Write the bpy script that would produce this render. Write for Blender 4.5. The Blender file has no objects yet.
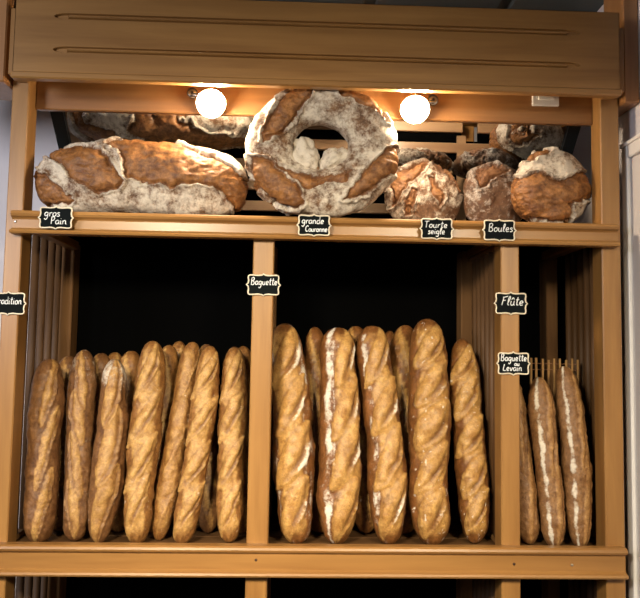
import bpy, math, random
import numpy as np
from mathutils import Vector, Matrix

S = bpy.context.scene
COL = S.collection
PI = math.pi

# ------------------------------------------------------------------ camera
FPX = 700.0
_up = np.array([155.0, 9399.0, -FPX]); _up /= np.linalg.norm(_up)
_x = np.array([20000.0, 0.0, -FPX]); _x[1] = -(_up[0]*_x[0]+_up[2]*_x[2])/_up[1]; _x /= np.linalg.norm(_x)
_y = np.cross(_up, _x)
RW = np.array([_x, _y, _up])                 # world axes in camera space (rows)
CAM = np.array([0.0, -2.0, 1.5])
cd = bpy.data.cameras.new('camera'); cam = bpy.data.objects.new('camera', cd); COL.objects.link(cam)
cd.sensor_fit = 'HORIZONTAL'; cd.sensor_width = 36.0; cd.lens = 36.0*FPX/640.0
cd.clip_start = 0.05
M4 = Matrix([[*RW[0], CAM[0]], [*RW[1], CAM[1]], [*RW[2], CAM[2]], [0, 0, 0, 1]])
cam.matrix_world = M4
S.camera = cam

# ------------------------------------------------------------------ world, lights, exposure
w = bpy.data.worlds.new('world'); S.world = w; w.use_nodes = True
w.node_tree.nodes['Background'].inputs[0].default_value = (1.0, 0.93, 0.86, 1)
w.node_tree.nodes['Background'].inputs[1].default_value = 0.035
S.view_settings.view_transform = 'Standard'; S.view_settings.look = 'None'
S.view_settings.exposure = 0.0; S.view_settings.gamma = 1.0; S.view_settings.use_curve_mapping = False

def area(name, loc, target, sx, sy, power, color, spread=PI):
    ld = bpy.data.lights.new(name, 'AREA'); ld.shape = 'RECTANGLE'; ld.size = sx; ld.size_y = sy
    ld.energy = power; ld.color = color; ld.spread = spread
    o = bpy.data.objects.new(name, ld); COL.objects.link(o); o.location = loc
    o.rotation_euler = (Vector(target)-Vector(loc)).to_track_quat('-Z', 'Y').to_euler()
    return o
area('shop_ceiling_light', (-0.7, -2.1, 2.25), (-0.15, 0, 0.95), 0.35, 0.25, 12.5, (1.0, 0.86, 0.62), 1.2)
area('shop_ceiling_light', (0.8, -2.4, 2.25), (0.15, 0, 0.95), 0.35, 0.25, 9, (1.0, 0.86, 0.62), 1.2)
area('wall_fill_light', (-2.4, -2.2, 2.1), (-0.9, 0.5, 1.9), 0.8, 0.8, 15, (0.95, 0.95, 1.0), 1.6)  # added cool fill that brightens the left back wall; no window there

# ------------------------------------------------------------------ helpers
def U(px, py, Y=0.0):
    """point on the depth plane Y that the photograph shows at (px, py)"""
    d = RW @ np.array([px-320.0, 299.0-py, -FPX]); t = (Y-CAM[1])/d[1]; p = CAM+t*d
    return float(p[0]), float(p[2])

def hash3(ix, iy, iz, seed):
    n = (ix.astype(np.int64)*374761393 + iy.astype(np.int64)*668265263 + iz.astype(np.int64)*2147483647 + seed*1274126177) & 0xffffffff
    n = ((n ^ (n >> 13))*1274126177) & 0xffffffff
    n = (n ^ (n >> 16)) & 0xffffffff
    return n/4294967295.0*2-1
def vnoise(p, seed=0):
    i = np.floor(p).astype(np.int64); f = p-i; f = f*f*(3-2*f)
    r = 0
    for dx in (0, 1):
        for dy in (0, 1):
            for dz in (0, 1):
                wgt = (f[:, 0] if dx else 1-f[:, 0])*(f[:, 1] if dy else 1-f[:, 1])*(f[:, 2] if dz else 1-f[:, 2])
                r = r+wgt*hash3(i[:, 0]+dx, i[:, 1]+dy, i[:, 2]+dz, seed)
    return r
def fbm(p, seed=0, octv=3):
    r = 0; a = 1.0
    for k in range(octv):
        r = r+a*vnoise(p*(2.03**k)+17.3*k, seed+k); a *= 0.5
    return r
def sstep(a, b, x):
    t = np.clip((x-a)/(b-a), 0, 1); return t*t*(3-2*t)

def link(name, me, mat=None, parent=None, loc=None):
    o = bpy.data.objects.new(name, me); COL.objects.link(o)
    if mat is not None: me.materials.append(mat)
    if parent is not None: o.parent = parent
    if loc is not None: o.location = loc
    return o
def tag(o, label=None, cat=None, group=None, kind=None):
    if label: o['label'] = label
    if cat: o['category'] = cat
    if group: o['group'] = group
    if kind: o['kind'] = kind
    return o
def empty(name, loc, label=None, cat=None, group=None):
    o = bpy.data.objects.new(name, None); COL.objects.link(o); o.location = loc; o.empty_display_size = .05
    return tag(o, label, cat, group)

class MB:
    """collects boxes, profiles and tubes into one mesh; coordinates are relative to org"""
    def __init__(s, org=(0, 0, 0)): s.v = []; s.f = []; s.sm = []; s.o = Vector(org)
    def add(s, vs, fs, smooth=False):
        b = len(s.v); s.v += [tuple(Vector(p)-s.o) for p in vs]; s.f += [tuple(b+i for i in f) for f in fs]; s.sm += [smooth]*len(fs)
        return s
    def box(s, x0, x1, y0, y1, z0, z1, c=0.0):
        if c <= 0:
            vs = [(x, y, z) for z in (z0, z1) for y in (y0, y1) for x in (x0, x1)]
            return s.add(vs, [(0, 2, 3, 1), (4, 5, 7, 6), (0, 1, 5, 4), (2, 6, 7, 3), (0, 4, 6, 2), (1, 3, 7, 5)])
        # chamfered box
        vs = []; idx = {}
        X = (x0, x1); Y = (y0, y1); Z = (z0, z1); sg = (1, -1)
        for i in (0, 1):
            for j in (0, 1):
                for k in (0, 1):
                    for a in range(3):
                        p = [X[i], Y[j], Z[k]]
                        d = [sg[i]*c, sg[j]*c, sg[k]*c]
                        for b in range(3):
                            if b != a: p[b] += d[b]
                        idx[(i, j, k, a)] = len(vs); vs.append(tuple(p))
        F = []
        for i in (0, 1): F.append([idx[(i, j, k, 0)] for j, k in ((0, 0), (1, 0), (1, 1), (0, 1))][::(-1 if i == 0 else 1)])
        for j in (0, 1): F.append([idx[(i, j, k, 1)] for i, k in ((0, 0), (1, 0), (1, 1), (0, 1))][::(1 if j == 0 else -1)])
        for k in (0, 1): F.append([idx[(i, j, k, 2)] for i, j in ((0, 0), (1, 0), (1, 1), (0, 1))][::(-1 if k == 0 else 1)])
        for i in (0, 1):
            for j in (0, 1):
                F.append([idx[(i, j, 0, 0)], idx[(i, j, 1, 0)], idx[(i, j, 1, 1)], idx[(i, j, 0, 1)]])
            for k in (0, 1):
                F.append([idx[(i, 0, k, 0)], idx[(i, 1, k, 0)], idx[(i, 1, k, 2)], idx[(i, 0, k, 2)]])
        for j in (0, 1):
            for k in (0, 1):
                F.append([idx[(0, j, k, 1)], idx[(1, j, k, 1)], idx[(1, j, k, 2)], idx[(0, j, k, 2)]])
        for i in (0, 1):
            for j in (0, 1):
                for k in (0, 1): F.append([idx[(i, j, k, a)] for a in range(3)])
        return s.add(vs, F)
    def prof_x(s, prof, x0, x1):
        """profile [(y,z)...] extruded along x"""
        n = len(prof)
        vs = [(x0, y, z) for y, z in prof]+[(x1, y, z) for y, z in prof]
        fs = [(i, (i+1) % n, n+(i+1) % n, n+i) for i in range(n)]+[tuple(range(n))[::-1], tuple(range(n, 2*n))]
        return s.add(vs, fs)
    def tube(s, pts, r, n=10, closed=False, squash=None):
        pts = [Vector(p) for p in pts]; m = len(pts); vs = []
        rr = r if hasattr(r, '__len__') else [r]*m
        for i, p in enumerate(pts):
            if closed: t = (pts[(i+1) % m]-pts[i-1])
            else: t = pts[min(i+1, m-1)]-pts[max(i-1, 0)]
            t.normalize()
            up = Vector((0, 1, 0)) if abs(t.y) < .9 else Vector((1, 0, 0))
            a = t.cross(up).normalized(); b = a.cross(t).normalized()
            sq = 1 if squash is None else squash
            for k in range(n):
                an = 2*PI*k/n; vs.append(p+a*math.cos(an)*rr[i]+b*math.sin(an)*rr[i]*sq)
        fs = []
        for i in range(m if closed else m-1):
            j = (i+1) % m
            for k in range(n): fs.append((i*n+k, i*n+(k+1) % n, j*n+(k+1) % n, j*n+k))
        if not closed: fs += [tuple(range(n))[::-1], tuple((m-1)*n+k for k in range(n))]
        return s.add(vs, fs, True)
    def lathe(s, c, axis, prof, n=28):
        """prof [(distance along axis, radius)...]"""
        c = Vector(c); t = Vector(axis).normalized()
        up = Vector((0, 0, 1)) if abs(t.z) < .9 else Vector((1, 0, 0))
        a = t.cross(up).normalized(); b = a.cross(t)
        vs = []
        for d, r in prof:
            for k in range(n):
                an = 2*PI*k/n; vs.append(c+t*d+(a*math.cos(an)+b*math.sin(an))*r)
        m = len(prof); fs = []
        for i in range(m-1):
            for k in range(n): fs.append((i*n+k, i*n+(k+1) % n, (i+1)*n+(k+1) % n, (i+1)*n+k))
        fs += [tuple(range(n))[::-1], tuple((m-1)*n+k for k in range(n))]
        return s.add(vs, fs, True)
    def build(s, name, mat, parent=None, loc=None):
        me = bpy.data.meshes.new(name); me.from_pydata(s.v, [], s.f); me.update()
        me.polygons.foreach_set('use_smooth', s.sm)
        import bmesh
        bm = bmesh.new(); bm.from_mesh(me); bmesh.ops.recalc_face_normals(bm, faces=bm.faces); bm.to_mesh(me); bm.free()
        return link(name, me, mat, parent, loc)

# ------------------------------------------------------------------ materials
def newmat(name):
    m = bpy.data.materials.new(name); m.use_nodes = True
    nt = m.node_tree; return m, nt, nt.nodes['Principled BSDF'], nt.nodes, nt.links
def plain(name, col, rough=.5, metal=0, emit=None, es=0, noise=0.0, nscale=20):
    m, nt, b, N, L = newmat(name)
    b.inputs['Base Color'].default_value = (*col, 1); b.inputs['Roughness'].default_value = rough; b.inputs['Metallic'].default_value = metal
    if emit: b.inputs['Emission Color'].default_value = (*emit, 1); b.inputs['Emission Strength'].default_value = es
    if noise:
        tc = N.new('ShaderNodeTexCoord'); nz = N.new('ShaderNodeTexNoise'); nz.inputs['Scale'].default_value = nscale; nz.inputs['Detail'].default_value = 4
        mx = N.new('ShaderNodeMix'); mx.data_type = 'RGBA'
        mx.inputs[6].default_value = (*[c*(1-noise) for c in col], 1); mx.inputs[7].default_value = (*[min(1, c*(1+noise)) for c in col], 1)
        L.new(tc.outputs['Object'], nz.inputs['Vector']); L.new(nz.outputs['Fac'], mx.inputs[0]); L.new(mx.outputs[2], b.inputs['Base Color'])
    return m
def wood(name, axis, light, dark, rough=.38, gs=1.0):
    m, nt, b, N, L = newmat(name)
    tc = N.new('ShaderNodeTexCoord'); mp = N.new('ShaderNodeMapping')
    sc = [28*gs, 28*gs, 28*gs]; sc[axis] = 1.6*gs; mp.inputs['Scale'].default_value = sc
    L.new(tc.outputs['Object'], mp.inputs['Vector'])
    n1 = N.new('ShaderNodeTexNoise'); n1.inputs['Scale'].default_value = 1.0; n1.inputs['Detail'].default_value = 6; n1.inputs['Roughness'].default_value = .65; n1.inputs['Distortion'].default_value = .6
    L.new(mp.outputs[0], n1.inputs['Vector'])
    mp2 = N.new('ShaderNodeMapping'); sc2 = [9*gs, 9*gs, 9*gs]; sc2[axis] = .9*gs; mp2.inputs['Scale'].default_value = sc2
    L.new(tc.outputs['Object'], mp2.inputs['Vector'])
    n2 = N.new('ShaderNodeTexNoise'); n2.inputs['Scale'].default_value = 1.0; n2.inputs['Detail'].default_value = 3; n2.inputs['Distortion'].default_value = 1.6
    L.new(mp2.outputs[0], n2.inputs['Vector'])
    ad = N.new('ShaderNodeMath'); ad.operation = 'ADD'; L.new(n1.outputs['Fac'], ad.inputs[0]); L.new(n2.outputs['Fac'], ad.inputs[1])
    cr = N.new('ShaderNodeValToRGB'); cr.color_ramp.elements[0].position = .36; cr.color_ramp.elements[1].position = .64
    ml = N.new('ShaderNodeMath'); ml.operation = 'MULTIPLY'; ml.inputs[1].default_value = .5; L.new(ad.outputs[0], ml.inputs[0])
    cr.color_ramp.elements[0].color = (*dark, 1); cr.color_ramp.elements[1].color = (*light, 1)
    L.new(ml.outputs[0], cr.inputs[0]); L.new(cr.outputs[0], b.inputs['Base Color'])
    b.inputs['Roughness'].default_value = rough
    b.inputs['Coat Weight'].default_value = .25; b.inputs['Coat Roughness'].default_value = .25
    bp = N.new('ShaderNodeBump'); bp.inputs['Strength'].default_value = .12; bp.inputs['Distance'].default_value = .002
    L.new(n1.outputs['Fac'], bp.inputs['Height']); L.new(bp.outputs[0], b.inputs['Normal'])
    return m
WL, WD = (0.385, 0.195, 0.058), (0.25, 0.115, 0.031)
wood_x = wood('varnished_beech_along_x', 0, WL, WD)
wood_y = wood('varnished_beech_along_y', 1, WL, WD)
wood_z = wood('varnished_beech_along_z', 2, WL, WD)
wood_slat_shade = wood('shaded_shelf_slat_wood', 0, (.14, .07, .025), (.08, .035, .012))  # bottom slats: shade at the baguettes' feet put into the wood colour
wood_pale = wood('pale_slat_wood', 0, (.42, .26, .14), (.30, .17, .09))
wood_brown = wood('brown_rail_wood', 0, (.33, .155, .05), (.21, .09, .03))
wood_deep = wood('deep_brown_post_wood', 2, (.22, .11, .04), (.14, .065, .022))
wood_dark = wood('brown_cornice_wood', 2, (.42, .20, .075), (.30, .135, .045))
for m_ in (wood_deep, wood_slat_shade):
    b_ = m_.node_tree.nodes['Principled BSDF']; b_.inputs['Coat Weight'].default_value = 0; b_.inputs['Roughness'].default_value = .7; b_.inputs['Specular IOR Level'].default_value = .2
dowel_m = wood('dark_dowel_wood', 2, (.17, .082, .030), (.08, .038, .014), rough=.6)
dowel_m.node_tree.nodes['Principled BSDF'].inputs['Coat Weight'].default_value = 0
stick_m = wood('willow_stick', 2, (.50, .30, .12), (.30, .16, .06), gs=2)
black_m = plain('black_board', (.002, .002, .002), .9)
black_m.node_tree.nodes['Principled BSDF'].inputs['Specular IOR Level'].default_value = 0.0
mframe_m = plain('black_mirror_edge', (.008, .010, .012), .35)
mirror_m = plain('mirror_glass', (.62, .64, .66), .015, 1.0)
wall_m = plain('pale_lilac_wall_paint', (.74, .70, .74), .7, noise=.05, nscale=6)
trimw_m = plain('white_gloss_trim', (.86, .83, .82), .4, noise=.04)
ceil_m = plain('grey_ceiling_panel', (.10, .115, .115), .8, noise=.1, nscale=3)
floor_m = plain('brown_floor_tile', (.06, .045, .035), .4, noise=.2, nscale=4)
chalk_m = plain('chalkboard_black', (.004, .006, .007), .8)
chalk_m.node_tree.nodes['Principled BSDF'].inputs['Specular IOR Level'].default_value = .1
cream_m = plain('cream_label_rim', (.80, .70, .54), .5)
ink_m = plain('white_chalk_ink', (.86, .88, .90), .6)
steel_m = plain('brushed_metal', (.55, .55, .55), .3, 1.0)
white_pl = plain('white_plastic', (.82, .80, .76), .35)
wire_m = plain('rusty_wire', (.25, .11, .05), .5)
housing_m = plain('chrome_lamp_housing', (.5, .5, .52), .25, 1.0)
bulb_m = plain('lit_bulb', (1, 1, 1), .5, emit=(1.0, .80, .55), es=340)

def bread_mat(name, skin_l, skin_d, open_l, open_d, flour_c, gloss=.45, fl_scale=90.0):
    m, nt, b, N, L = newmat(name)
    at = N.new('ShaderNodeAttribute'); at.attribute_name = 'crust'
    sp = N.new('ShaderNodeSeparateColor'); L.new(at.outputs['Color'], sp.inputs[0])
    tc = N.new('ShaderNodeTexCoord')
    def noise(scale, det=5, rough=.6, dist=0):
        n = N.new('ShaderNodeTexNoise'); n.inputs['Scale'].default_value = scale; n.inputs['Detail'].default_value = det
        n.inputs['Roughness'].default_value = rough; n.inputs['Distortion'].default_value = dist; L.new(tc.outputs['Object'], n.inputs['Vector']); return n
    def ramp(src, a, ca, c, cc):
        r = N.new('ShaderNodeValToRGB'); r.color_ramp.elements[0].position = a; r.color_ramp.elements[0].color = (*ca, 1)
        r.color_ramp.elements[1].position = c; r.color_ramp.elements[1].color = (*cc, 1); L.new(src, r.inputs[0]); return r
    def mix(f, a, c):
        x = N.new('ShaderNodeMix'); x.data_type = 'RGBA'; L.new(f, x.inputs[0])
        for s_, v in ((6, a), (7, c)):
            if isinstance(v, tuple): x.inputs[s_].default_value = (*v, 1)
            else: L.new(v, x.inputs[s_])
        return x.outputs[2]
    def mth(op, a, c):
        x = N.new('ShaderNodeMath'); x.operation = op; x.use_clamp = op != 'ADD' or True
        for i, v in enumerate((a, c)):
            if isinstance(v, (int, float)): x.inputs[i].default_value = v
            else: L.new(v, x.inputs[i])
        return x.outputs[0]
    nb = noise(38, 6, .65, .4); nm = noise(14, 3)
    skin = ramp(nb.outputs['Fac'], .34, skin_d, .66, skin_l).outputs[0]
    opn = ramp(nb.outputs['Fac'], .32, open_d, .64, open_l).outputs[0]
    base = mix(sp.outputs[0], skin, opn)
    # scorched edges and blisters (blue channel)
    base = mix(mth('MULTIPLY', sp.outputs[2], .85), base, (.13, .045, .012))
    ng = noise(150, 6, .75, .6); gr = ramp(ng.outputs['Fac'], .33, (.50, .45, .40), .60, (1.12, 1.12, 1.1))
    mg = N.new('ShaderNodeMix'); mg.data_type = 'RGBA'; mg.blend_type = 'MULTIPLY'; mg.inputs[0].default_value = .75; L.new(base, mg.inputs[6]); L.new(gr.outputs[0], mg.inputs[7]); base = mg.outputs[2]
    # flour dust: threshold noise against amount
    nf = noise(fl_scale, 8, .8, .2); nf2 = noise(20, 4, .6, .3)
    s1 = mth('ADD', mth('MULTIPLY', nf.outputs['Fac'], .6), mth('MULTIPLY', nf2.outputs['Fac'], .4))
    thr = N.new('ShaderNodeMapRange'); thr.inputs[1].default_value = 0; thr.inputs[2].default_value = 1; thr.inputs[3].default_value = .72; thr.inputs[4].default_value = .34
    L.new(sp.outputs[1], thr.inputs[0])
    df = N.new('ShaderNodeMath'); df.operation = 'SUBTRACT'; L.new(s1, df.inputs[0]); L.new(thr.outputs[0], df.inputs[1])
    fm = N.new('ShaderNodeMath'); fm.operation = 'MULTIPLY'; fm.use_clamp = True; fm.inputs[1].default_value = 6.5; L.new(df.outputs[0], fm.inputs[0])
    fa = mth('MULTIPLY', fm.outputs[0], .88)
    fc = ramp(nb.outputs['Fac'], .30, tuple(c*.78 for c in flour_c), .62, flour_c).outputs[0]
    base = mix(fa, base, fc)
    L.new(base, b.inputs['Base Color'])
    rg = N.new('ShaderNodeMapRange'); rg.inputs[3].default_value = gloss; rg.inputs[4].default_value = .9; L.new(fa, rg.inputs[0]); L.new(rg.outputs[0], b.inputs['Roughness'])
    bp = N.new('ShaderNodeBump'); bp.inputs['Strength'].default_value = .8; bp.inputs['Distance'].default_value = .005
    hs = mth('ADD', mth('MULTIPLY', nb.outputs['Fac'], .7), mth('MULTIPLY', nf.outputs['Fac'], .3))
    L.new(hs, bp.inputs['Height']); L.new(bp.outputs[0], b.inputs['Normal'])
    b.inputs['Specular IOR Level'].default_value = .4
    return m
bag_mat = bread_mat('baguette_crust', (.34, .155, .042), (.15, .052, .012), (.57, .34, .115), (.35, .175, .05), (.74, .63, .48))
tra_mat = bread_mat('dark_baguette_crust', (.21, .092, .036), (.085, .032, .012), (.53, .31, .105), (.29, .135, .038), (.70, .61, .49))
flu_mat = bread_mat('flute_crust', (.23, .08, .022), (.11, .036, .010), (.58, .34, .11), (.36, .172, .046), (.84, .77, .66), gloss=.36)
lev_mat = bread_mat('sourdough_baguette_crust', (.30, .155, .065), (.16, .07, .025), (.46, .26, .10), (.27, .125, .04), (.84, .77, .66))
cou_mat = bread_mat('country_crust', (.22, .11, .048), (.10, .042, .016), (.37, .165, .052), (.11, .038, .013), (.73, .65, .54), gloss=.5, fl_scale=75)
rye_mat = bread_mat('rye_crust', (.19, .10, .05), (.085, .038, .018), (.29, .135, .05), (.12, .045, .016), (.68, .62, .53), gloss=.6, fl_scale=75)

dark_mat = bread_mat('dark_boule_crust', (.16, .085, .045), (.07, .032, .016), (.26, .12, .05), (.12, .048, .018), (.62, .57, .52), gloss=.6, fl_scale=75)

# ------------------------------------------------------------------ setting
def setting(name, mb, mat): return tag(mb.build(name, mat), kind='structure')
setting('floor', MB().box(-3, 1.0, -4, .66, -.05, 0), floor_m)
setting('wall_back', MB().box(-3, 1.0, .58, .66, 0, 2.66), wall_m)
setting('wall_right', MB().box(1.0, 1.08, -1.2, .66, 0, 2.66), wall_m)
cm = MB().box(-3, 1.08, -1.2, .66, 2.68, 2.74)
for i in range(9): cm.box(-2.9+i*.45, -2.49+i*.45, -1.2, .66, 2.66, 2.68, .004)
setting('ceiling', cm, ceil_m)
# white door with its casing on the right wall, next to the rack
DZ = U(623, 147, .05)[1]
d = MB(); d.box(.978, .9995, .012, .05, 0.001, DZ, .003); d.box(.978, .9995, -.95, .0118, DZ-.045, DZ, .003); d.box(.972, .978, -.95, .052, DZ-.008, DZ+.004, .002)
setting('trim_1', d, trimw_m)
door_m = plain('white_door_paint', (.72, .68, .68), .45)
dl = setting('door_1', MB().box(.990, .9995, -.94, .0115, 0.001, DZ-.0455).box(.985, .990, -.94, -.004, .002, DZ-.058, .002), door_m)

# ------------------------------------------------------------------ the display rack
XL0, XL1 = -.828, -.780
XM0, XM1 = -.124, -.064
XN0, XN1 = .594, .648
XR0, XR1 = .893, .949
ZS1, ZS0 = 1.881, .942          # tops of the two shelves
ZL = .963
DEP = .47
rack = empty('bread_rack', (.063, .25, 0), 'tall varnished beech bread display rack with slatted shelves and tilted mirror', 'display rack')
RO = (.063, .25, 0)
def part(name, mb, mat, parent=rack): return mb.build(name, mat, parent)
def B(): return MB(RO)
# posts: front ones full height, back ones behind
for (a, b, top) in ((XL0, XL1, 2.50), (XM0, XM1, 1.83), (XN0, XN1, 1.83), (XR0, XR1, 2.50)):
    part('front_post', B().box(a, b, 0, .068, 0, top, .003), wood_z)
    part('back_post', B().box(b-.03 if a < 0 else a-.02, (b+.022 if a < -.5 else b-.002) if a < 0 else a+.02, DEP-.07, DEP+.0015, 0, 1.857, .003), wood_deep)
# slatted shelves with moulded lips
def lip(zt, zb, x0, x1, name='shelf'):
    h = zt-zb
    pr = [(0, zt), (-.026, zt), (-.032, zt-.004), (-.034, zt-.010), (-.031, zt-.016), (-.022, zt-.020), (-.018, zt-.024), (-.018, zb+.018),
          (-.024, zb+.014), (-.034, zb+.011), (-.037, zb+.006), (-.034, zb+.001), (-.028, zb), (0, zb)]
    sh = part(name, B().prof_x(pr, x0, x1), wood_x)
    return sh
def slats(sh, zt, gap, wd):
    y = .006
    while y+wd < DEP-.005:
        x0, x1 = XL1+.002, XR0-.002
        # notch around the posts
        if y < .07:
            s_ = B()
            for a, b in ((XL1+.001, XM0-.001), (XM1+.001, XN0-.001), (XN1+.001, XR0-.003)): s_.box(a, b, y, y+wd, zt-.016, zt, .002)
        else:
            s_ = B().box(XL0+.004, XR1-.012, y, y+wd, zt-.016, zt, .002)
        part('shelf_slat', s_, wood_pale if zt > 1.5 else wood_slat_shade, sh)
        y += wd+gap
s_top = lip(ZS1, 1.815, -.802, .931, 'top_shelf'); slats(s_top, ZS1, .040, .036)
s_bot = lip(ZL, .880, -.84, .940, 'bottom_shelf'); slats(s_bot, ZS0, .006, .068)
for zt, sh in ((ZS1, s_top), (ZS0, s_bot)):
    for xc in (XL1+.02, -.094, .611, XR0-.02):
        part('bearer', B().box(xc-.018, xc+.018, .070, DEP-.073, zt-.05 if zt > 1.5 else zt-.06, zt-.0225, .002), wood_y, sh)
part('cross_batten', B().box(.572, .604, .055, DEP-.01, ZS1-.014, ZS1+.0003), wood_pale, s_top)
part('slat_gap_shade', B().box(XL1+.002, XR0-.002, .070, DEP, ZS1-.0215, ZS1-.0168).box(XL1+.002, XM0-.002, .001, .070, ZS1-.0215, ZS1-.0168).box(XM1+.002, XN0-.002, .001, .070, ZS1-.0215, ZS1-.0168).box(XN1+.002, XR0-.002, .001, .070, ZS1-.0215, ZS1-.0168), black_m, s_top)  # added black sheet: keeps slat gaps and underside dark, blocks lamp light
def screw(px, py, sh, mat=steel_m):
    x, z = U(px, py, -.018); m = B().lathe((x, -.018, z), (0, -1, 0), [(-.002, .004), (.001, .004), (.0018, .002)], 12)
    part('screw', m, mat, sh)
hole_m = plain('dark_screw_hole', (.05, .02, .01), .8)
screw(15.5, 221.5, s_top); screw(262, 222.5, s_top)
screw(256, 560, s_bot, hole_m); screw(514, 564, s_bot, hole_m); screw(572, 565, s_bot)
# side grilles of round dowels
def grille(xc, z0, z1, ys):
    g = part('side_grille', B().box(xc-.012, xc+.012, .070, DEP-.072, z1-.012, z1, .002), wood_deep)
    part('grille_rail', B().box(xc-.012, xc+.012, .070, DEP-.072, z0, z0+.015, .002), wood_deep, g)
    for y in ys: part('dowel', B().tube([(xc, y, z0+.014), (xc, y, z1-.011)], .012, 14), dowel_m, g)
for xc in (XL1-.019, -.094, .612, XR0+.040):
    ys = [.092, .162, .232, .302, .366] if xc < .5 else [.10, .15, .20, .25, .30, .35]
    grille(xc, ZS0+.003, 1.829 if -.2 < xc < .7 else 1.857, ys)
    grille(xc, .15, ZS0-.062, ys)
# dark back boards
part('back_board', B().box(XL1, XR1-.002, DEP+.002, DEP+.014, .05, 1.876), black_m)
# dark side board closing the right-hand bay
part('side_board', B().box(XR1-.010, XR1-.002, .070, DEP, .05, 1.855), black_m)
# cross rail carrying the lamps
part('cross_rail', B().box(XL1, XR0, .052, .072, 2.20, 2.33, .003), wood_brown)
# tilted mirror behind the rail
CY = 2.335
def mir(t0, t1, off0, off1, x0, x1, z_lo, z_hi):
    # slab along the line y+z=CY, between heights, offset along its normal (0,1,1)/sqrt2
    k = .7071; pr = [(CY-z_lo+off0*k, z_lo+off0*k), (CY-z_hi+off0*k, z_hi+off0*k), (CY-z_hi+off1*k, z_hi+off1*k), (CY-z_lo+off1*k, z_lo+off1*k)]
    return B().prof_x(pr, x0, x1)
mp_ = part('tilted_mirror', mir(0, 0, .003, .012, -.72, .845, 1.905, 2.245), mirror_m)
f_ = B()
for a, b, lo, hi in ((-.758, -.72, 1.895, 2.25), (.845, .882, 1.895, 2.25)):
    f_.add(*(lambda m: (([tuple(Vector(v)+m.o) for v in m.v]), m.f))(mir(0, 0, -.006, .022, a, b, lo, hi)))
f_.add(*(lambda m: (([tuple(Vector(v)+m.o) for v in m.v]), m.f))(mir(0, 0, .013, .020, -.72, .845, 1.90, 2.25)))
part('mirror_frame', f_, mframe_m, mp_)

# fluted valance board
VY0, VY1 = -.085, -.064
def valance():
    xa, zb = U(12, 77, VY0); xb, zb2 = U(620.5, 97.5, VY0); zt = U(320, 2.5, VY0)[1]
    zb = (zb+zb2)/2
    gl = [(U(320, 24.5, VY0)[1]), (U(320, 57.5, VY0)[1])]
    gx0 = U(54, 40, VY0)[0]; gx1 = U(580, 60, VY0)[0]
    zs = set(np.linspace(zb+.02, zt, 14).tolist())
    for g in gl: zs |= set((g+np.linspace(-.012, .012, 17)).tolist())
    zs = sorted(zs)
    xs = sorted(set(np.linspace(xa, xb, 20).tolist()) | set(np.linspace(gx0-.005, gx0+.045, 18).tolist()) | set(np.linspace(gx1-.045, gx1+.005, 18).tolist()))
    def dep(x, z):
        for g in gl:
            e = min(x-gx0, gx1-x)
            if e < 0: continue
            q = min(1.0, e/.035); hw = .0085*math.sqrt(max(0, 1-(1-q)**2)); t = abs(z-g)
            if t < hw:
                if q < .999: return .0085*min(1, (hw-t)/.002)
                # two grooves either side of a slim bead
                if t > .0045: return .0085*min(1, (hw-t)/.0012+.3)
                return .0085*(t/.0045)**2*.9
        return 0.0
    vs = []; fs = []
    nx = len(xs)
    for z in zs:
        for x in xs: vs.append((x, VY0+dep(x, z), z))
    for i in range(len(zs)-1):
        for j in range(nx-1): fs.append((i*nx+j, i*nx+j+1, (i+1)*nx+j+1, (i+1)*nx+j))
    m = B(); m.add(vs, fs)
    m.box(xa, xb, VY0+.009, VY1, zb+.002, zt)       # core
    m.box(xa, xa+.0015, VY0, VY0+.009, zb+.02, zt); m.box(xb-.0015, xb, VY0, VY0+.009, zb+.02, zt); m.box(xa, xb, VY0, VY0+.009, zt-.001, zt)
    m.box(xa-.003, xb+.003, VY0-.007, VY1, zb, zb+.020, .004)  # lower bead
    part('valance', m, wood_x)
    part('valance_bracket', B().box(XL0+.012, XL1-.002, VY1, 0, zb+.02, 2.45, .002), wood_z); part('valance_bracket', B().box(XR0+.002, XR1-.012, VY1, 0, zb+.02, 2.45, .002), wood_z)
valance()

# neighbouring cornice blocks left and right of the rack
cx0 = U(12, 40, -.02)[0]; zb = U(5, 84, -.02)[1]
tag(MB((-1.0, .27, zb)).box(-1.35, -.835, -.04, .12, zb, 2.655, .004).build('cornice_block', wood_dark, None, (-1.0, .27, zb)), 'brown wooden cornice block at the upper left, beside the carved board', 'cornice', 'cornice blocks')
zb2 = U(630, 104, -.02)[1]
tag(MB((.978, .2, zb2)).box(.952, .999, -.03, .10, zb2, 2.655, .004).build('cornice_block', wood_dark, None, (.978, .2, zb2)), 'narrow brown wooden cornice block at the upper right, above the white door casing', 'cornice', 'cornice blocks')

# ------------------------------------------------------------------ spot lamps and switch
def lamp(px, py, side, label):
    Y = .002; x, z = U(px, py, Y)
    root = empty('spot_lamp', (x, .05, z+.03), label, 'lamp', 'spot lamps under the carved board')
    o = (x, .05, z+.03)
    ax = Vector((0.10*-side, -.62, -.55)).normalized(); c = Vector((x, Y, z))
    MB(o).lathe(c, ax, [(-.036, .012), (-.034, .018), (-.016, .030), (.000, .043), (.004, .0445), (.004, .041), (.000, .040), (-.002, .030)]).build('housing', housing_m, root)
    MB(o).lathe(c, ax, [(.000, .0385), (.012, .040), (.024, .034), (.033, .020), (.036, .004)]).build('bulb', bulb_m, root)
    MB(o).tube([c-ax*.034, c+Vector((side*.055, .012, .028)), (x+side*.062, .043, z+.045)], .0055, 10).build('arm', housing_m, root)
    MB(o).lathe((x+side*.062, .0515, z+.045), (0, -1, 0), [(0, .016), (.007, .016), (.010, .010)]).build('mount', housing_m, root)
lamp(211, 103, -1, 'lit spot lamp left of the ring loaf, under the carved board')
lamp(415, 109, 1, 'lit spot lamp right of the ring loaf, under the carved board')
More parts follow.
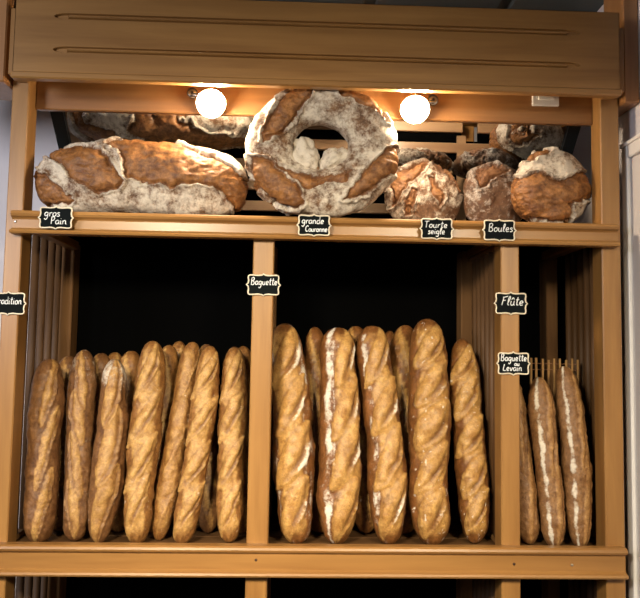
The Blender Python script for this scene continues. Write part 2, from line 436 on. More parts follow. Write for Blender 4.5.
sx, sz = U(545, 106.5, .05); o = (sx, .04, sz)
sw = empty('light_switch', o, 'white plastic light switch half hidden behind the carved board', 'light switch')
MB(o).box(sx-.041, sx+.041, .042, .0515, sz, sz+.082, .002).build('plate', white_pl, sw)
MB(o).box(sx-.024, sx+.024, .037, .0422, sz+.017, sz+.065, .002).build('rocker', white_pl, sw)

# ------------------------------------------------------------------ breads
def bread_obj(name, V, F, C, mat, org, label, cat, group=None):
    V = V-np.array(org)
    me = bpy.data.meshes.new(name)
    me.from_pydata(V.tolist(), [], F); me.update()
    me.polygons.foreach_set('use_smooth', [True]*len(me.polygons))
    a = me.color_attributes.new('crust', 'FLOAT_COLOR', 'POINT')
    C4 = np.concatenate([np.clip(C, 0, 1), np.ones((len(C), 1))], 1).astype(np.float32)
    a.data.foreach_set('color', C4.ravel())
    o = link(name, me, mat, None, org)
    return tag(o, label, cat, group)

def stick_loaf(name, mat, p0, p1, R, bow, seed, label, cat, group, nsl=5, slant=.34, wide=.42, psi0=0.0, earw=.16, band=None, flour=.3, flip=1,
               nu=200, nv=60, taper=.07, ridge_flour=.5, openamt=1.0, flat=1.0, pw=8.0, streak=None, tipflour=0.0, blister=0.0):
    """a long loaf from base point p0 to tip p1 with opened slashes"""
    rs = np.random.RandomState(seed)
    p0 = np.array(p0, float); p1 = np.array(p1, float); ax = p1-p0; L = np.linalg.norm(ax); t = ax/L
    fr = np.array([0, -1.0, 0]); fr = fr-t*np.dot(fr, t); fr /= np.linalg.norm(fr); sd = np.cross(t, fr)   # sd = +x when upright
    if sd[0] < 0: sd = -sd
    a = np.linspace(0, PI, nu); u = (1-np.cos(a))/2; u = .55*u+.45*(a/PI); u[0] = 0; u[-1] = 1
    psi = np.linspace(-PI, PI, nv, endpoint=False)
    UU, PS = np.meshgrid(u, psi, indexing='ij'); UU = UU.ravel(); PS = PS.ravel()
    s = 2*UU-1
    ph = rs.rand()*6
    prof = np.power(np.clip(1-np.abs(s)**pw, 0, 1), .5)*(1-taper*s*s)*(1+.045*np.sin(UU*9+ph)+.03*np.sin(UU*17+ph*2))
    bowv = np.array(bow)
    cen = p0+np.outer(UU, ax)+np.outer(np.sin(UU*PI), bowv)+np.outer(np.sin(UU*2*PI+ph)*R*.07, sd)
    q = np.stack([UU*L/R*1.0, np.cos(PS)*1.0, np.sin(PS)*1.0], 1)
    lump = fbm(q*.9, seed, 3)*.065+fbm(q*3.2, seed+9, 4)*.03
    la = UU*L; arc = (PS-psi0); arc = (arc+PI) % (2*PI)-PI; arc = arc*R
    wob = fbm(q*1.6, seed+31, 2)*.10*R
    opn = np.zeros(len(UU)); H = np.zeros(len(UU)); edge = np.zeros(len(UU)); fl = np.full(len(UU), flour); eacc = np.zeros(len(UU))
    if nsl > 0:
        pitch = L*.90/nsl
        for i in range(nsl):
            lc = L*.05+pitch*(i+.5)+rs.uniform(-.06, .06)*pitch; hl = pitch*rs.uniform(.68, .80); hw = R*wide*rs.uniform(.85, 1.15)
            th = slant*flip*rs.uniform(.85, 1.15)
            dx = la-lc; dy = arc+wob+rs.uniform(-.12, .12)*R
            ss = (dx*math.cos(th)+dy*math.sin(th))/hl; tt = (-dx*math.sin(th)+dy*math.cos(th))/hw*flip
            wl = np.sqrt(np.clip(1-ss*ss, 0, 1)); inside = np.abs(ss) < 1
            m = np.where(inside, 1-np.abs(tt)/np.maximum(wl, .05), -9)
            bulge = np.where(m > 0, np.sqrt(np.clip(m, 0, 1)), 0)
            win = np.exp(-((ss-.05)/.58)**2)
            # ear: lifted torn skin at the +tt side
            d = (tt-wl)
            ear = np.where(inside, np.exp(-((d)/earw)**2)*wl, 0)*(win if band else 1)
            groove = np.where(inside, np.exp(-((d+.32)/.20)**2)*wl, 0)*(win*1.25 if band else 1)
            low = np.where(inside, np.exp(-((tt+wl)/.12)**2)*wl, 0)
            H = np.maximum(H, bulge*(.15 if band else .09)*openamt)
            H = H+ear*.15*openamt-groove*(.20 if band else .16)*openamt-low*(.10*win if band else .05)
            om = sstep(0.0, .16, m); opn = np.maximum(opn, om)
            edge = np.maximum(edge, groove*.95+low*.55)
            fl = np.where(om > .5, flour*.35, fl)
            efl = ear*ridge_flour*(.6+.8*rs.rand()); eacc = np.maximum(eacc, efl)
            fl = np.maximum(fl, efl)
    if band:
        da = (PS-band[0]+PI) % (2*PI)-PI
        bm_ = sstep(0, .22, band[1]+fbm(q*1.4, seed+61, 3)*.28-np.abs(da))*sstep(0, .05, UU-.03)*sstep(0, .06, .97-UU)
        rim = np.exp(-((np.abs(da)-band[1]-.02)/.10)**2)*sstep(.03, .1, UU)*sstep(.03, .1, 1-UU)
        opn = np.maximum(opn, bm_); fl = fl*(1-.65*bm_)+.30*ridge_flour*rim*(1-bm_); H = H+bm_*.03; edge = np.maximum(edge, .55*np.exp(-((np.abs(da)-band[1]+.05)/.07)**2)*np.clip(.5+fbm(q*2, seed+63, 2), 0, 1))
        fl = np.maximum(fl, eacc)
    if streak is not None:
        pc, pwid, amt = streak
        da = (PS-pc+PI) % (2*PI)-PI
        sk = np.exp(-((da+lump*2)/pwid)**2)*amt*(.66+.5*np.clip(fbm(q*1.3, seed+5, 2)+.4, 0, 1)); fl = np.maximum(fl, sk*(1-.75*opn))
    if blister: fl = np.maximum(fl, blister*sstep(.62, .80, fbm(q*6.5, seed+90, 2))); 
    fl = fl+tipflour*sstep(.78, .92, UU)
    tips = sstep(.90, 1, np.abs(s)); edge = np.maximum(edge, tips*.25)
    rad = R*prof*(1+lump+H*(prof > .3))
    off = np.outer(np.cos(PS)*rad*flat, fr)+np.outer(np.sin(PS)*rad, sd)
    V = cen+off
    blot = fbm(q*2.2, seed+77, 3); edge = np.clip(edge+np.clip(blot-.25, 0, 1)*.55, 0, 1)
    F = [(i*nv+j, i*nv+(j+1) % nv, (i+1)*nv+(j+1) % nv, (i+1)*nv+j) for i in range(nu-1) for j in range(nv)]
    C = np.stack([opn*openamt+.12*(1-opn), fl, edge], 1)
    zmin = V[:, 2].min(); V[:, 2] += p0[2]-zmin     # rest the low end on the shelf
    org = (float(p0[0]), float(p0[1]), float(p0[2]))
    return bread_obj(name, V, F, C, mat, org, label, cat, group)

ZB = ZS0+.0005
def stand(name, mat, bx, tx, ty, wpx, Y0, Y1, seed, label, cat, group, bowx=0.0, **k):
    R = wpx/350.0/2*(1+(Y0+Y1)/4)*.96
    tz_x, tz = U(tx, ty, Y1)
    # base x at shelf level, measured at image row ~540
    x0, _ = U(bx, 541, Y0)
    return stick_loaf(name, mat, (x0, Y0, ZB), (tz_x, Y1, tz), R, (bowx, .0, 0), seed, label, cat, group, **k)

G1 = 'baguettes standing in the left bay'
TR = 'rear baguettes in the left bay'
# left bay, front row
L_ = 'baguette'
stand('baguette', tra_mat, 37, 49, 359, 33, .06, .16, 11, 'dark brown baguette leaning at the far left of the left bay, one golden side slash', L_, G1, .004, nsl=3, slant=.22, wide=.34, psi0=.35, flour=.32, flip=1, ridge_flour=.3)
stand('baguette', tra_mat, 74, 84, 350, 28, .085, .21, 12, 'flour-dusted baguette with blunt knotted tip, second from the left', L_, G1, .003, nsl=4, slant=.16, wide=.5, psi0=.05, flour=.40, flip=-1, ridge_flour=.5, tipflour=.15)
stand('baguette', tra_mat, 100, 116, 359, 32, .06, .16, 13, 'baguette with whitish floury pointed tip, third from the left', L_, G1, .004, nsl=3, slant=.2, wide=.6, psi0=.1, flour=.40, flip=1, tipflour=.38, taper=.25)
stand('baguette', bag_mat, 137, 153, 341, 31, .06, .175, 14, 'tall golden baguette with a small dark hole near its tip, fourth from the left', L_, G1, -.002, nsl=4, slant=.42, wide=.52, psi0=0, flour=.22, flip=1, band=(.05, .76), blister=.75)
stand('baguette', bag_mat, 159, 194, 342, 23, .10, .235, 15, 'slim smooth golden baguette leaning to the right, fifth from the left', L_, G1, -.002, nsl=3, slant=.3, wide=.22, psi0=.5, flour=.20, flip=1, band=(.05, .76), blister=.75, openamt=.6)
stand('baguette', bag_mat, 180, 210, 346, 26, .06, .175, 16, 'curved golden baguette leaning right with long diagonal slashes, sixth from the left', L_, G1, .012, nsl=4, slant=.50, wide=.52, psi0=0, flour=.24, flip=1, band=(.05, .76), blister=.75)
stand('baguette', bag_mat, 228, 234, 347, 28, .08, .20, 17, 'upright golden baguette with white blisters, rightmost of the left bay front row', L_, G1, .004, nsl=4, slant=.42, wide=.5, psi0=-.05, flour=.27, flip=1, band=(.05, .76), blister=.75)
# left bay, rear rows
rear = [(60, 70, 356, 28, 'rear baguette showing between the first two front ones of the left bay'),
        (89, 101, 353, 26, 'dim rear baguette peeking between the second and third front baguettes'),
        (118, 133, 351, 28, 'dim rear baguette peeking just left of the tall fourth baguette'),
        (150, 169, 345, 26, 'dim rear baguette tip just right of the tall fourth baguette'),
        (208, 206, 344, 24, 'floury rear baguette showing low between the sixth and seventh front ones'),
        (241, 243, 346, 24, 'rear baguette squeezed beside the first inner post, behind the seventh')]
# rows behind
for i, (bx, tx, ty, wp, lb) in enumerate(rear):
    stand('baguette', tra_mat if i in (0, 1, 4) else bag_mat, bx, tx, ty, wp, .185, .295, 30+i, lb, L_, TR, .0, nsl=4, slant=.3, wide=.45, flour=.35 if i == 4 else .25, nu=120, nv=36, flip=-1)
for i, (bx, tx, ty, lb) in enumerate([(160, 179, 341, 'hindmost baguette tip seen left of the fifth front baguette'), (120, 114, 352, 'hindmost baguette tip seen above the floury third baguette')]):
    stand('baguette', bag_mat, bx, tx, ty, 24, .30, .40, 40+i, lb, L_, TR, 0, nsl=4, flour=.25, nu=120, nv=36)

# middle bay: flutes
G2 = 'long flute loaves standing in the middle bay'
F_ = 'bread loaf'
stand('flute_loaf', flu_mat, 299, 285, 324, 40, .07, .19, 51, 'long loaf leaning left against the first inner post, leftmost of the middle bay', F_, G2, .0, nsl=4, slant=.55, wide=.58, psi0=-.05, flour=.42, flip=1, earw=.24, ridge_flour=1.1, streak=(.95, .35, .85), band=(-.15, .74))
stand('flute_loaf', flu_mat, 338, 339, 328, 42, .07, .19, 52, 'upright long loaf with wide white floury stripe down its left, second in the middle bay', F_, G2, .0, nsl=4, slant=.34, wide=.52, psi0=.35, flour=.36, flip=1, earw=.24, ridge_flour=1.1, streak=(-.60, .32, 1.0), taper=.08, band=(.42, .74))
stand('flute_loaf', flu_mat, 391, 372, 326, 38, .07, .19, 53, 'long loaf leaning left with white floury slash marks, third in the middle bay', F_, G2, .004, nsl=4, slant=.5, wide=.52, psi0=.1, flour=.38, flip=1, earw=.24, ridge_flour=1.1, streak=(-.7, .28, .8), band=(.22, .74))
stand('flute_loaf', flu_mat, 431, 426, 319, 42, .065, .18, 54, 'tallest golden loaf with white flour patch and blisters, fourth in the middle bay', F_, G2, .003, nsl=5, slant=.62, wide=.58, psi0=-.1, flour=.27, flip=1, ridge_flour=.6, streak=(-.5, .3, .55), band=(.08, .86), blister=.9)
stand('flute_loaf', flu_mat, 474, 461, 339, 34, .09, .21, 55, 'shiny blistered dark loaf with pointed top, rightmost of the middle bay', F_, G2, .006, nsl=5, slant=.62, wide=.55, psi0=-.15, flour=.16, flip=1, ridge_flour=.2, taper=.22, band=(.1, .80), blister=.9)
for i, (bx, tx, ty, wp, lb) in enumerate([(318, 314, 327, 26, 'dim rear loaf between the first and second loaves of the middle bay'),
        (367, 356, 326, 30, 'dim rear loaf between the second and third loaves of the middle bay'),
        (404, 405, 325, 32, 'dim rear loaf just left of the tallest golden loaf')]):
    stand('flute_loaf', flu_mat, bx, tx, ty, wp, .19, .30, 60+i, lb, F_, 'rear loaves in the middle bay', 0, nsl=4, flour=.25, nu=120, nv=36, flip=-1)
stand('flute_loaf', flu_mat, 392, 389, 331, 22, .31, .40, 66, 'hindmost loaf tip seen right of the third loaf of the middle bay', F_, 'rear loaves in the middle bay', 0, nsl=4, flour=.25, nu=120, nv=36)

# right bay: sourdough baguettes
G3 = 'sourdough baguettes in the right bay'
stand('sourdough_baguette', lev_mat, 529, 510, 378, 24, .085, .17, 71, 'sourdough baguette half hidden behind the second inner post', L_, G3, .004, nsl=2, slant=.1, wide=.4, flour=.30, psi0=.4)
stand('sourdough_baguette', lev_mat, 554, 538, 377, 25, .055, .12, 72, 'sourdough baguette with floury stripe, middle one of the right bay', L_, G3, .003, nsl=2, slant=.08, wide=.45, psi0=.55, flour=.30, streak=(-.60, .27, 1.1))
stand('sourdough_baguette', lev_mat, 581, 564, 366, 26, .055, .12, 73, 'sourdough baguette with floury stripe beside the right post, rightmost of all', L_, G3, .006, nsl=2, slant=.08, wide=.45, psi0=.6, flour=.30, streak=(-.60, .27, 1.1))

# ------------------------------------------------------------------ big loaves
def poly_sd(P, poly):
    """signed distance to polygon, positive inside"""
    poly = np.array(poly, float); n = len(poly); d = np.full(len(P), 1e9); ins = np.zeros(len(P), bool)
    for i in range(n):
        a = poly[i]; b = poly[(i+1) % n]; e = b-a; wv = P-a
        t = np.clip((wv@e)/(e@e), 0, 1); q = wv-np.outer(t, e); d = np.minimum(d, np.sqrt((q**2).sum(1)))
        c1 = (a[1] > P[:, 1]) != (b[1] > P[:, 1])
        with np.errstate(divide='ignore', invalid='ignore'): xi = (b[0]-a[0])*(P[:, 1]-a[1])/(b[1]-a[1])+a[0]
        ins ^= c1 & (P[:, 0] < xi)
    return np.where(ins, d, -d)

def features(V, N, PX, patches, seed, flour, scale, amp=1.0, darkskin=0.0, flourmap=None, lines=()):
    """PX: position on the loaf's face, in units of a photo pixel (2.86 mm)"""
    warp = np.stack([fbm(V*28, seed+3, 3), fbm(V*28+9, seed+4, 3)], 1)*3.0*scale+np.stack([fbm(V*90, seed+5, 2), fbm(V*90+5, seed+6, 2)], 1)*.9
    Pw = PX+warp
    H = np.zeros(len(V)); opn = np.zeros(len(V)); edge = np.zeros(len(V))
    for k, (poly, a) in enumerate(patches):
        sd = poly_sd(Pw, poly)
        ins = sstep(-.3, 1.3, sd); opn = np.maximum(opn, ins)
        dome = np.sqrt(np.clip(sd/9.0, 0, 1))
        H += a*(dome*.0060-np.exp(-((sd-1.0)/1.2)**2)*.0075+np.exp(-((sd+1.5)/1.3)**2)*.0065)
        edge = np.maximum(edge, np.exp(-((sd-.7)/.9)**2)*.75)
    for (pts, wd) in lines:
        dmin = np.full(len(V), 1e9)
        for a, b in zip(pts[:-1], pts[1:]):
            a = np.array(a, float); b = np.array(b, float); e = b-a; wv = Pw-a
            t = np.clip((wv@e)/(e@e), 0, 1); q = wv-np.outer(t, e); dmin = np.minimum(dmin, np.sqrt((q**2).sum(1)))
        H -= np.exp(-(dmin/wd)**2)*.005; edge = np.maximum(edge, np.exp(-(dmin/(wd*.8))**2)*.8)
    n1 = fbm(V*22, seed+40, 4); n2 = fbm(V*60, seed+41, 3)
    n3 = fbm(V*np.array([26., 40., 60.]), seed+42, 4)
    H += n1*.0022+n2*.0009-opn*np.abs(n3)*.0045
    fl = flour*(1-opn*.80)+n1*.16
    if flourmap is not None: fl = flourmap(PX, fl, opn)
    edge = np.clip(edge+opn*np.clip(n1*.6+(.16-np.abs(n3))*2.2, 0, 1)*.6+darkskin*(1-opn)*np.clip(.4-n1, 0, 1), 0, 1)
    V2 = V+N*(H*amp)[:, None]
    return V2, np.stack([opn, fl, edge], 1)

def normals(V, F, nrow, ncol):
    G = V.reshape(nrow, ncol, 3)
    du = np.gradient(G, axis=0); dv = (np.roll(G, -1, 1)-np.roll(G, 1, 1))/2
    n = np.cross(dv, du).reshape(-1, 3); l = np.linalg.norm(n, axis=1); l[l < 1e-9] = 1; n /= l[:, None]
    return n

def face_xy(V, Y):
    q = (np.stack([V[:, 0], np.full(len(V), Y), V[:, 2]], 1)-CAM) @ RW
    return np.stack([320-FPX*q[:, 0]/q[:, 2], 299+FPX*q[:, 1]/q[:, 2]], 1)
def loaf(name, mat, box, Y, depth, patches, seed, flour, label, cat, group=None, tilt=0.0, pwx=2.3, pwz=2.3, nu=200, nv=240, rot=0.0, asp=1.0, bottom=.45, **k):
    """box: the loaf's extent in the photo; Y its centre depth; superellipsoid body with torn crust patches"""
    x0, z1 = U((box[0]+box[2])/2, box[1], Y); z0 = ZS1; xa, _ = U(box[0], (box[1]+box[3])/2, Y); xb, _ = U(box[2], (box[1]+box[3])/2, Y)
    cx = (xa+xb)/2; rx = (xb-xa)/2; rz = (z1-z0)/2; cz = (z0+z1)/2; ry = depth/2
    th = np.linspace(0.001, PI-.001, nu); ph = np.linspace(0, 2*PI, nv, endpoint=False)
    T, Pp = np.meshgrid(th, ph, indexing='ij'); T = T.ravel(); Pp = Pp.ravel()
    dx = np.cos(T); dy = np.sin(T)*np.cos(Pp); dz = np.sin(T)*np.sin(Pp)     # poles along x
    n = (np.abs(dx)**pwx+np.abs(dy)**2.2+np.abs(dz)**pwz)**(-1/2.25)
    X = dx*n; Y_ = dy*n; Z = dz*n
    Z = np.where(Z < 0, Z*(1-.10*sstep(.6, 1, -Z)), Z)
    c, s = math.cos(rot), math.sin(rot)
    X2 = X*rx*asp; Z2 = Z*rz/asp
    if rot: X2, Z2 = X2*c-Z2*s, X2*s+Z2*c
    V = np.stack([cx+X2, Y+Y_*ry, cz+Z2], 1)
    lum = fbm(V*9, seed, 3)
    N = normals(V, None, nu, nv)
    if (N*(V-np.array([cx, Y, cz]))).sum() < 0: N = -N
    V = V+N*(lum*.010)[:, None]
    bw = box[2]-box[0]; bh = box[3]-box[1]
    PX = face_xy(V, Y)
    V, C = features(V, N, PX, patches, seed, flour, 1.0, **k)
    if tilt:
        c, s = math.cos(tilt), math.sin(tilt); y = V[:, 1]-Y; z = V[:, 2]-cz; V[:, 1] = Y+y*c-z*s; V[:, 2] = cz+y*s+z*c
    V[:, 2] += ZS1+.0005-V[:, 2].min()
    F = [(i*nv+j, i*nv+(j+1) % nv, (i+1)*nv+(j+1) % nv, (i+1)*nv+j) for i in range(nu-1) for j in range(nv)]
    F += [tuple(range(nv))[::-1], tuple((nu-1)*nv+j for j in range(nv))]
    return bread_obj(name, V, F, C, mat, (cx, Y, ZS1), label, cat, group)

loaf('country_loaf', cou_mat, (41, 141, 247, 212), .080, .165,
     [([(20, 160), (32, 163), (62, 184), (81, 201), (74, 207), (20, 206)], .8),
      ([(44, 153), (60, 148), (81, 146), (109, 151), (117, 165), (132, 182), (122, 191), (106, 194), (85, 184), (66, 165)], 1.3),
      ([(113, 146), (120, 138), (167, 138), (194, 150), (220, 160), (252, 180), (256, 206), (235, 208), (227, 195), (201, 187), (175, 190), (154, 186), (134, 180), (126, 156)], 1.3)],
     101, .84, 'huge long floury country loaf with torn brown crust, lying on the top shelf', 'bread loaf', nu=300, nv=220, pwx=3.4, pwz=2.4)
G4 = 'round loaves on the top shelf'
loaf('round_loaf', rye_mat, (388, 158, 461, 225), .197, .08,
     [([(388, 184), (398, 170), (416, 161), (430, 159), (423, 170), (410, 180), (398, 196), (392, 204)], 1.0),
      ([(426, 176), (433, 176), (442, 200), (437, 207), (431, 196)], .8), ([(440, 164), (447, 164), (463, 189), (457, 195)], .8), ([(404, 200), (410, 188), (415, 190), (410, 214), (404, 214)], .7)],
     102, .66, 'round floury rye loaf with radiating petal cuts, left of the two boules', 'bread loaf', G4, pwx=2.05, pwz=2.05, darkskin=.25, lines=(([(428, 166), (416, 190), (414, 214)], 1.2), ([(434, 160), (452, 180), (462, 206)], 1.2)))
loaf('round_loaf', dark_mat, (466, 156, 528, 223), .196, .09,
     [([(472, 171), (489, 163), (506, 170), (489, 178), (477, 187)], 1.0)],
     103, .56, 'dark dusty egg-shaped loaf tilted up, in front between the two round loaves', 'bread loaf', G4, pwx=2.1, pwz=2.05, rot=.80, asp=1.14, lines=(([(470, 190), (490, 178), (516, 176)], .8),), darkskin=.4)
loaf('round_loaf', cou_mat, (515, 149, 587, 219), .104, .13,
     [([(506, 180), (530, 174), (545, 182), (560, 181), (578, 174), (598, 184), (598, 196), (564, 206), (566, 224), (545, 224), (524, 218), (512, 205), (508, 189)], 1.3),
      ([(520, 161), (538, 148), (553, 150), (530, 164)], 1.2)],
     104, .86, 'orange-brown round loaf with white floury cross bands, beside the right post', 'bread loaf', G4, pwx=2.15, pwz=2.15)

def ring():
    bx = (247, 89, 396, 214); Y = -.010
    xa = U(bx[0], 150, Y)[0]; xb = U(bx[2], 150, Y)[0]; z1 = U(320, bx[1], Y)[1]; z0 = ZS1
    cx = (xa+xb)/2; cz = (z0+z1)/2
    nu, nv = 320, 130
    a = np.linspace(0, 2*PI, nu, endpoint=False); b = np.linspace(0, 2*PI, nv, endpoint=False)
    A, Bb = np.meshgrid(a, b, indexing='ij'); A = A.ravel(); Bb = Bb.ravel()
    RX, RZ = (xb-xa)/2, (z1-z0)/2
    hx, hz = .080, .066       # hole half sizes
    ox, oz = -.006, .012
    ux, uz = np.cos(A), np.sin(A)
    se = (np.abs(ux)**2.25+np.abs(uz)**2.25)**(-1/2.25)
    outx, outz = ux*se*RX, uz*se*RZ; inx, inz = ox+ux*hx, oz+uz*hz
    mx, mz = (outx+inx)/2, (outz+inz)/2; rx_, rz_ = (outx-inx)/2, (outz-inz)/2
    cb = np.cos(Bb); sb = np.sin(Bb); e = (np.abs(cb)**2.3+np.abs(sb)**2.3)**(-1/2.3)
    V = np.stack([cx+mx+rx_*cb*e, Y-sb*e*.047, cz+mz+rz_*cb*e], 1)
    G = V.reshape(nu, nv, 3); du = np.roll(G, -1, 0)-np.roll(G, 1, 0); dv = np.roll(G, -1, 1)-np.roll(G, 1, 1)
    N = np.cross(du, dv).reshape(-1, 3); N /= np.linalg.norm(N, axis=1)[:, None]
    cen = np.stack([cx+mx, np.full(len(A), Y), cz+mz], 1)
    if (N*(V-cen)).sum() < 0: N = -N
    V = V+N*(fbm(V*11, 205, 3)*.007)[:, None]
    PX = face_xy(V, Y)
    P_ = [([(280, 103), (300, 88), (315, 90), (304, 109), (292, 129), (283, 138), (262, 148), (266, 130), (273, 114)], 1.3),
          ([(323, 84), (350, 84), (368, 96), (380, 110), (388, 128), (374, 117), (358, 109), (341, 103), (331, 96)], 1.3),
          ([(247, 160), (270, 166), (285, 178), (299, 194), (305, 209), (288, 212), (270, 203), (254, 186)], 1.3),
          ([(396, 152), (386, 156), (368, 169), (349, 194), (341, 207), (360, 202), (378, 189), (398, 173)], 1.3),
          ([(273, 166), (288, 174), (312, 180), (333, 178), (352, 174), (345, 187), (325, 187), (307, 195), (293, 185)], 1.1)]
    V, C = features(V, N, PX, P_, 206, .80, 1.0, lines=(([(250, 182), (268, 202), (290, 212)], .9), ([(392, 180), (372, 199), (345, 212)], .9)))
    V[:, 2] += ZS1+.0005-V[:, 2].min()
    F = [(i*nv+j, i*nv+(j+1) % nv, ((i+1) % nu)*nv+(j+1) % nv, ((i+1) % nu)*nv+j) for i in range(nu) for j in range(nv)]
    o = bread_obj('ring_loaf', V, F, C, cou_mat, (cx, Y, ZS1), 'big crown-shaped floury ring loaf standing upright between the lamps', 'bread loaf')
    # torn floury flaps of crust in the bottom of the hole
    def flap(px, py, rx, rz, rot, sd, ry=.022, Yc=-.01):
        x, z = U(px, py, Yc); n1, n2 = 60, 50
        T, Pp = np.meshgrid(np.linspace(.001, PI-.001, n1), np.linspace(0, 2*PI, n2, endpoint=False), indexing='ij'); T = T.ravel(); Pp = Pp.ravel()
        D = np.stack([np.sin(T)*np.cos(Pp), np.sin(T)*np.sin(Pp), np.cos(T)], 1)
        f = 1+fbm(D*1.7+sd, sd, 4)*.30
        X = D[:, 0]*rx*f; Z = D[:, 2]*rz*f; Yv = D[:, 1]*ry*f
        c, s = math.cos(rot), math.sin(rot)
        V = np.stack([x+X*c-Z*s, Yc+Yv, z+X*s+Z*c], 1)
        C = np.stack([np.full(len(V), .1), np.full(len(V), .97), np.clip(fbm(D*3, sd+8, 3), 0, 1)*.5], 1)
        F = [(i*n2+j, i*n2+(j+1) % n2, (i+1)*n2+(j+1) % n2, (i+1)*n2+j) for i in range(n1-1) for j in range(n2)]
        q = bread_obj('torn_crust', V-np.array([cx, Y, ZS1]), F, C, cou_mat, (0, 0, 0), 'torn flap of crust white with flour', None); q.parent = o
    flap(305, 158, .038, .056, .25, 301, Yc=-.015); flap(334, 160, .050, .034, .7, 302, Yc=-.015)
ring()

# ------------------------------------------------------------------ stick fence in the right bay
fx0 = .634; fx1 = .903; ftop = U(560, 359, .20)[1]
fo = ((fx0+fx1)/2, .20, ZS0)
fence = empty('stick_fence', fo, 'low fence of thin upright sticks bound with wire, behind the sourdough baguettes', 'fence')
xs_ = [fx0]+list(np.linspace(U(531, 400, .20)[0], fx1-.004, 9))
for i, x in enumerate(xs_):
    rr = random.Random(i); l = rr.uniform(-.002, .002)
    MB(fo).tube([(x, .20, ZB), (x+l, .20, (ZB+ftop)/2), (x-l, .20, ftop+rr.uniform(-.004, .003))], .0038, 8).build('stick', stick_m, fence)
for zz in (U(560, 364, .20)[1], U(560, 370, .20)[1], U(560, 430, .20)[1], U(560, 500, .20)[1]):
    pts = [(fx0-.003+(fx1-fx0+.008)*t/60, .20+.0045*math.sin(t*1.3), zz+.0012*math.sin(t*2.1)) for t in range(61)]
    MB(fo).tube(pts, .0012, 5).build('wire', wire_m, fence)

# ------------------------------------------------------------------ chalkboard labels, handwritten
GL = {  # strokes in a cell: baseline 0, x-height .5, capital 1
 'a': (.55, [[(.45, .42), (.3, .5), (.1, .42), (.05, .2), (.15, .02), (.32, .06), (.45, .25), (.46, .45), (.46, .12), (.55, 0)]]),
 'b': (.5, [[(.1, 1), (.08, .5), (.08, .05), (.3, 0), (.42, .2), (.32, .42), (.1, .38)]]),
 'd': (.55, [[(.42, .4), (.25, .5), (.06, .35), (.06, .12), (.22, 0), (.42, .12), (.44, .6), (.44, 1), (.45, .2), (.54, 0)]]),
 'e': (.5, [[(.08, .22), (.38, .3), (.34, .48), (.16, .48), (.05, .25), (.16, .02), (.42, .06)]]),
 'g': (.55, [[(.44, .4), (.26, .5), (.07, .36), (.1, .1), (.28, .06), (.44, .25), (.45, .48), (.42, -.2), (.25, -.42), (.05, -.3)]]),
 'i': (.25, [[(.1, .48), (.1, .08), (.2, 0)], [(.11, .7), (.13, .74)]]),
 'l': (.32, [[(.05, .1), (.28, .8), (.2, .98), (.1, .7), (.1, .12), (.24, 0)]]),
 'n': (.55, [[(.07, .48), (.08, 0)], [(.08, .32), (.25, .5), (.4, .4), (.42, .1), (.52, 0)]]),
 'o': (.5, [[(.25, .5), (.06, .36), (.08, .08), (.28, 0), (.44, .18), (.4, .42), (.24, .5)]]),
 'r': (.4, [[(.08, .48), (.09, 0)], [(.09, .3), (.2, .46), (.38, .46)]]),
 's': (.42, [[(.36, .44), (.18, .5), (.08, .38), (.3, .22), (.32, .06), (.14, 0), (.02, .06)]]),
 't': (.4, [[(.2, .9), (.16, .3), (.2, .03), (.36, .06)], [(.02, .6), (.38, .64)]]),
 'u': (.55, [[(.07, .48), (.07, .12), (.22, 0), (.38, .12), (.42, .48), (.42, .1), (.52, 0)]]),
 'û': (.55, [[(.07, .48), (.07, .12), (.22, 0), (.38, .12), (.42, .48), (.42, .1), (.52, 0)], [(.1, .64), (.25, .84), (.4, .64)]]),
 'v': (.48, [[(.04, .48), (.2, 0), (.42, .5)]]),
 'B': (.66, [[(.1, .96), (.1, 0)], [(.04, .9), (.35, 1), (.5, .8), (.35, .56), (.12, .52), (.42, .46), (.56, .22), (.38, 0), (.04, .04)]]),
 'C': (.62, [[(.54, .82), (.36, .98), (.1, .75), (.05, .35), (.22, .02), (.52, .1)]]),
 'F': (.6, [[(.16, .92), (.08, 0)], [(.08, .86), (.3, .9), (.62, 1)], [(.1, .5), (.42, .54)]]),
 'L': (.5, [[(.16, .98), (.06, .5), (.06, .06), (.42, .04)]]),
 'P': (.52, [[(.1, .95), (.08, 0)], [(.04, .9), (.34, .96), (.46, .74), (.32, .5), (.1, .46)]]),
 'T': (.62, [[(.02, .92), (.62, .96)], [(.3, .94), (.27, 0)]]),
 'é': (.5, [[(.08, .22), (.38, .3), (.34, .48), (.16, .48), (.05, .25), (.16, .02), (.42, .06)]]),
 ' ': (.3, []),
}
def smooth(pts, n=5):
    if len(pts) < 3: return pts
    P_ = [np.array(p, float) for p in pts]; P_ = [2*P_[0]-P_[1]]+P_+[2*P_[-1]-P_[-2]]; out = []
    for i in range(1, len(P_)-2):
        for k in range(n):
            t = k/n; a, b, c, d = P_[i-1:i+3]
            out.append(.5*((2*b)+(-a+c)*t+(2*a-5*b+4*c-d)*t*t+(-a+3*b-3*c+d)*t**3))
    out.append(P_[-2]); return out
def outline(w, h):
    """bracket-cornered plaque: points at mid sides, scooped shoulders"""
    q = [(0, 1.0), (.10, .90), (.30, .86), (.62, .90), (.80, .90), (.88, .84), (.90, .66), (.87, .40), (.90, .14), (1.0, 0)]
    pts = []
    for sx_, sy_, rev in ((1, 1, 0), (1, -1, 1), (-1, -1, 0), (-1, 1, 1)):
        seg = [(sx_*a*w, sy_*b*h) for a, b in q]
        if rev: seg = seg[::-1]
        pts += seg[:-1]
    return pts
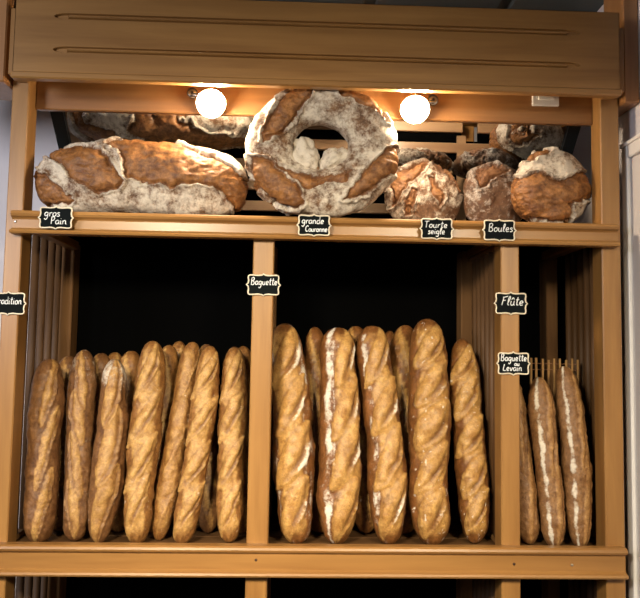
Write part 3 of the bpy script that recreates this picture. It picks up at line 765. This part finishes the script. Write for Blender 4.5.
def label_board(px, py, wpx, hpx, lines, label, Y):
    x, z = U(px, py, Y); w = wpx/350/2*(1+Y/2); h = hpx/350/2*(1+Y/2); o = (x, Y, z)
    root = empty('chalkboard_label', o, label, 'label', 'small chalkboard labels on the rack')
    ol = outline(w, h); n = len(ol)
    vs = [(x+a, Y-.0035, z+b) for a, b in ol]+[(x+a, Y-.0005, z+b) for a, b in ol]
    fs = [(i, (i+1) % n, n+(i+1) % n, n+i) for i in range(n)]+[tuple(range(n)), tuple(range(n, 2*n))[::-1]]
    MB(o).add(vs, fs).build('board', chalk_m, root)
    MB(o).tube([(x+a*.985, Y-.0035, z+b*.985) for a, b in ol], .0021, 8, closed=True).build('rim', cream_m, root)
    t = MB(o)
    for (txt, ux, uy, size, slant_, sq) in lines:      # ux, uy in units of half width / half height: left end and baseline
        cx_ = x+ux*w; y0 = z+uy*h
        for ch in txt:
            adv, strokes = GL[ch]
            for st in strokes:
                pp = [(cx_+(a+b*slant_)*size*sq, Y-.0045, y0+b*size) for a, b in smooth(st)]
                t.tube(pp, .00135, 6, squash=.5)
            cx_ += (adv+.04)*size*sq
    t.build('handwriting', ink_m, root)
LY = -.0395; PY = -.001
label_board(56.3, 218, 35, 23, [('gros', -.66, .12, .022, .1, 1.0), ('Pain', -.28, -.55, .021, .05, 1.05)], 'chalkboard label reading gros Pain on the shelf edge', LY)
label_board(314, 225.5, 35, 22.5, [('grande', -.72, .14, .020, .1, .95), ('Couronne', -.50, -.58, .017, .1, .82)], 'chalkboard label reading grande Couronne under the ring loaf', LY)
label_board(436.5, 229, 35, 22.5, [('Tourte', -.74, .10, .019, .1, 1.1), ('seigle', -.52, -.48, .018, .1, .98)], 'chalkboard label reading Tourte seigle under the rye loaf', LY)
label_board(499, 230.5, 35, 22.5, [('Boules', -.66, -.12, .023, .1, .98)], 'chalkboard label reading Boules on the shelf edge', LY)
label_board(8.5, 303.5, 36, 23, [('Tradition', -.74, -.05, .021, .12, .82)], 'chalkboard label reading Tradition on the left post', PY)
label_board(263.5, 285, 34.5, 22, [('Baguette', -.74, .0, .021, .12, .82)], 'chalkboard label reading only Baguette on the first inner post', PY)
label_board(510.5, 303.5, 34.5, 23, [('Flûte', -.58, -.16, .026, .18, .98)], 'chalkboard label reading Flûte on the second inner post', PY)
label_board(513, 363.5, 34.5, 23.5, [('Baguette', -.76, .22, .020, .1, .86), ('au', .05, -.18, .013, .1, 1.0), ('Levain', -.62, -.62, .019, .1, .95)], 'chalkboard label reading Baguette au Levain, below the Flûte label', PY)
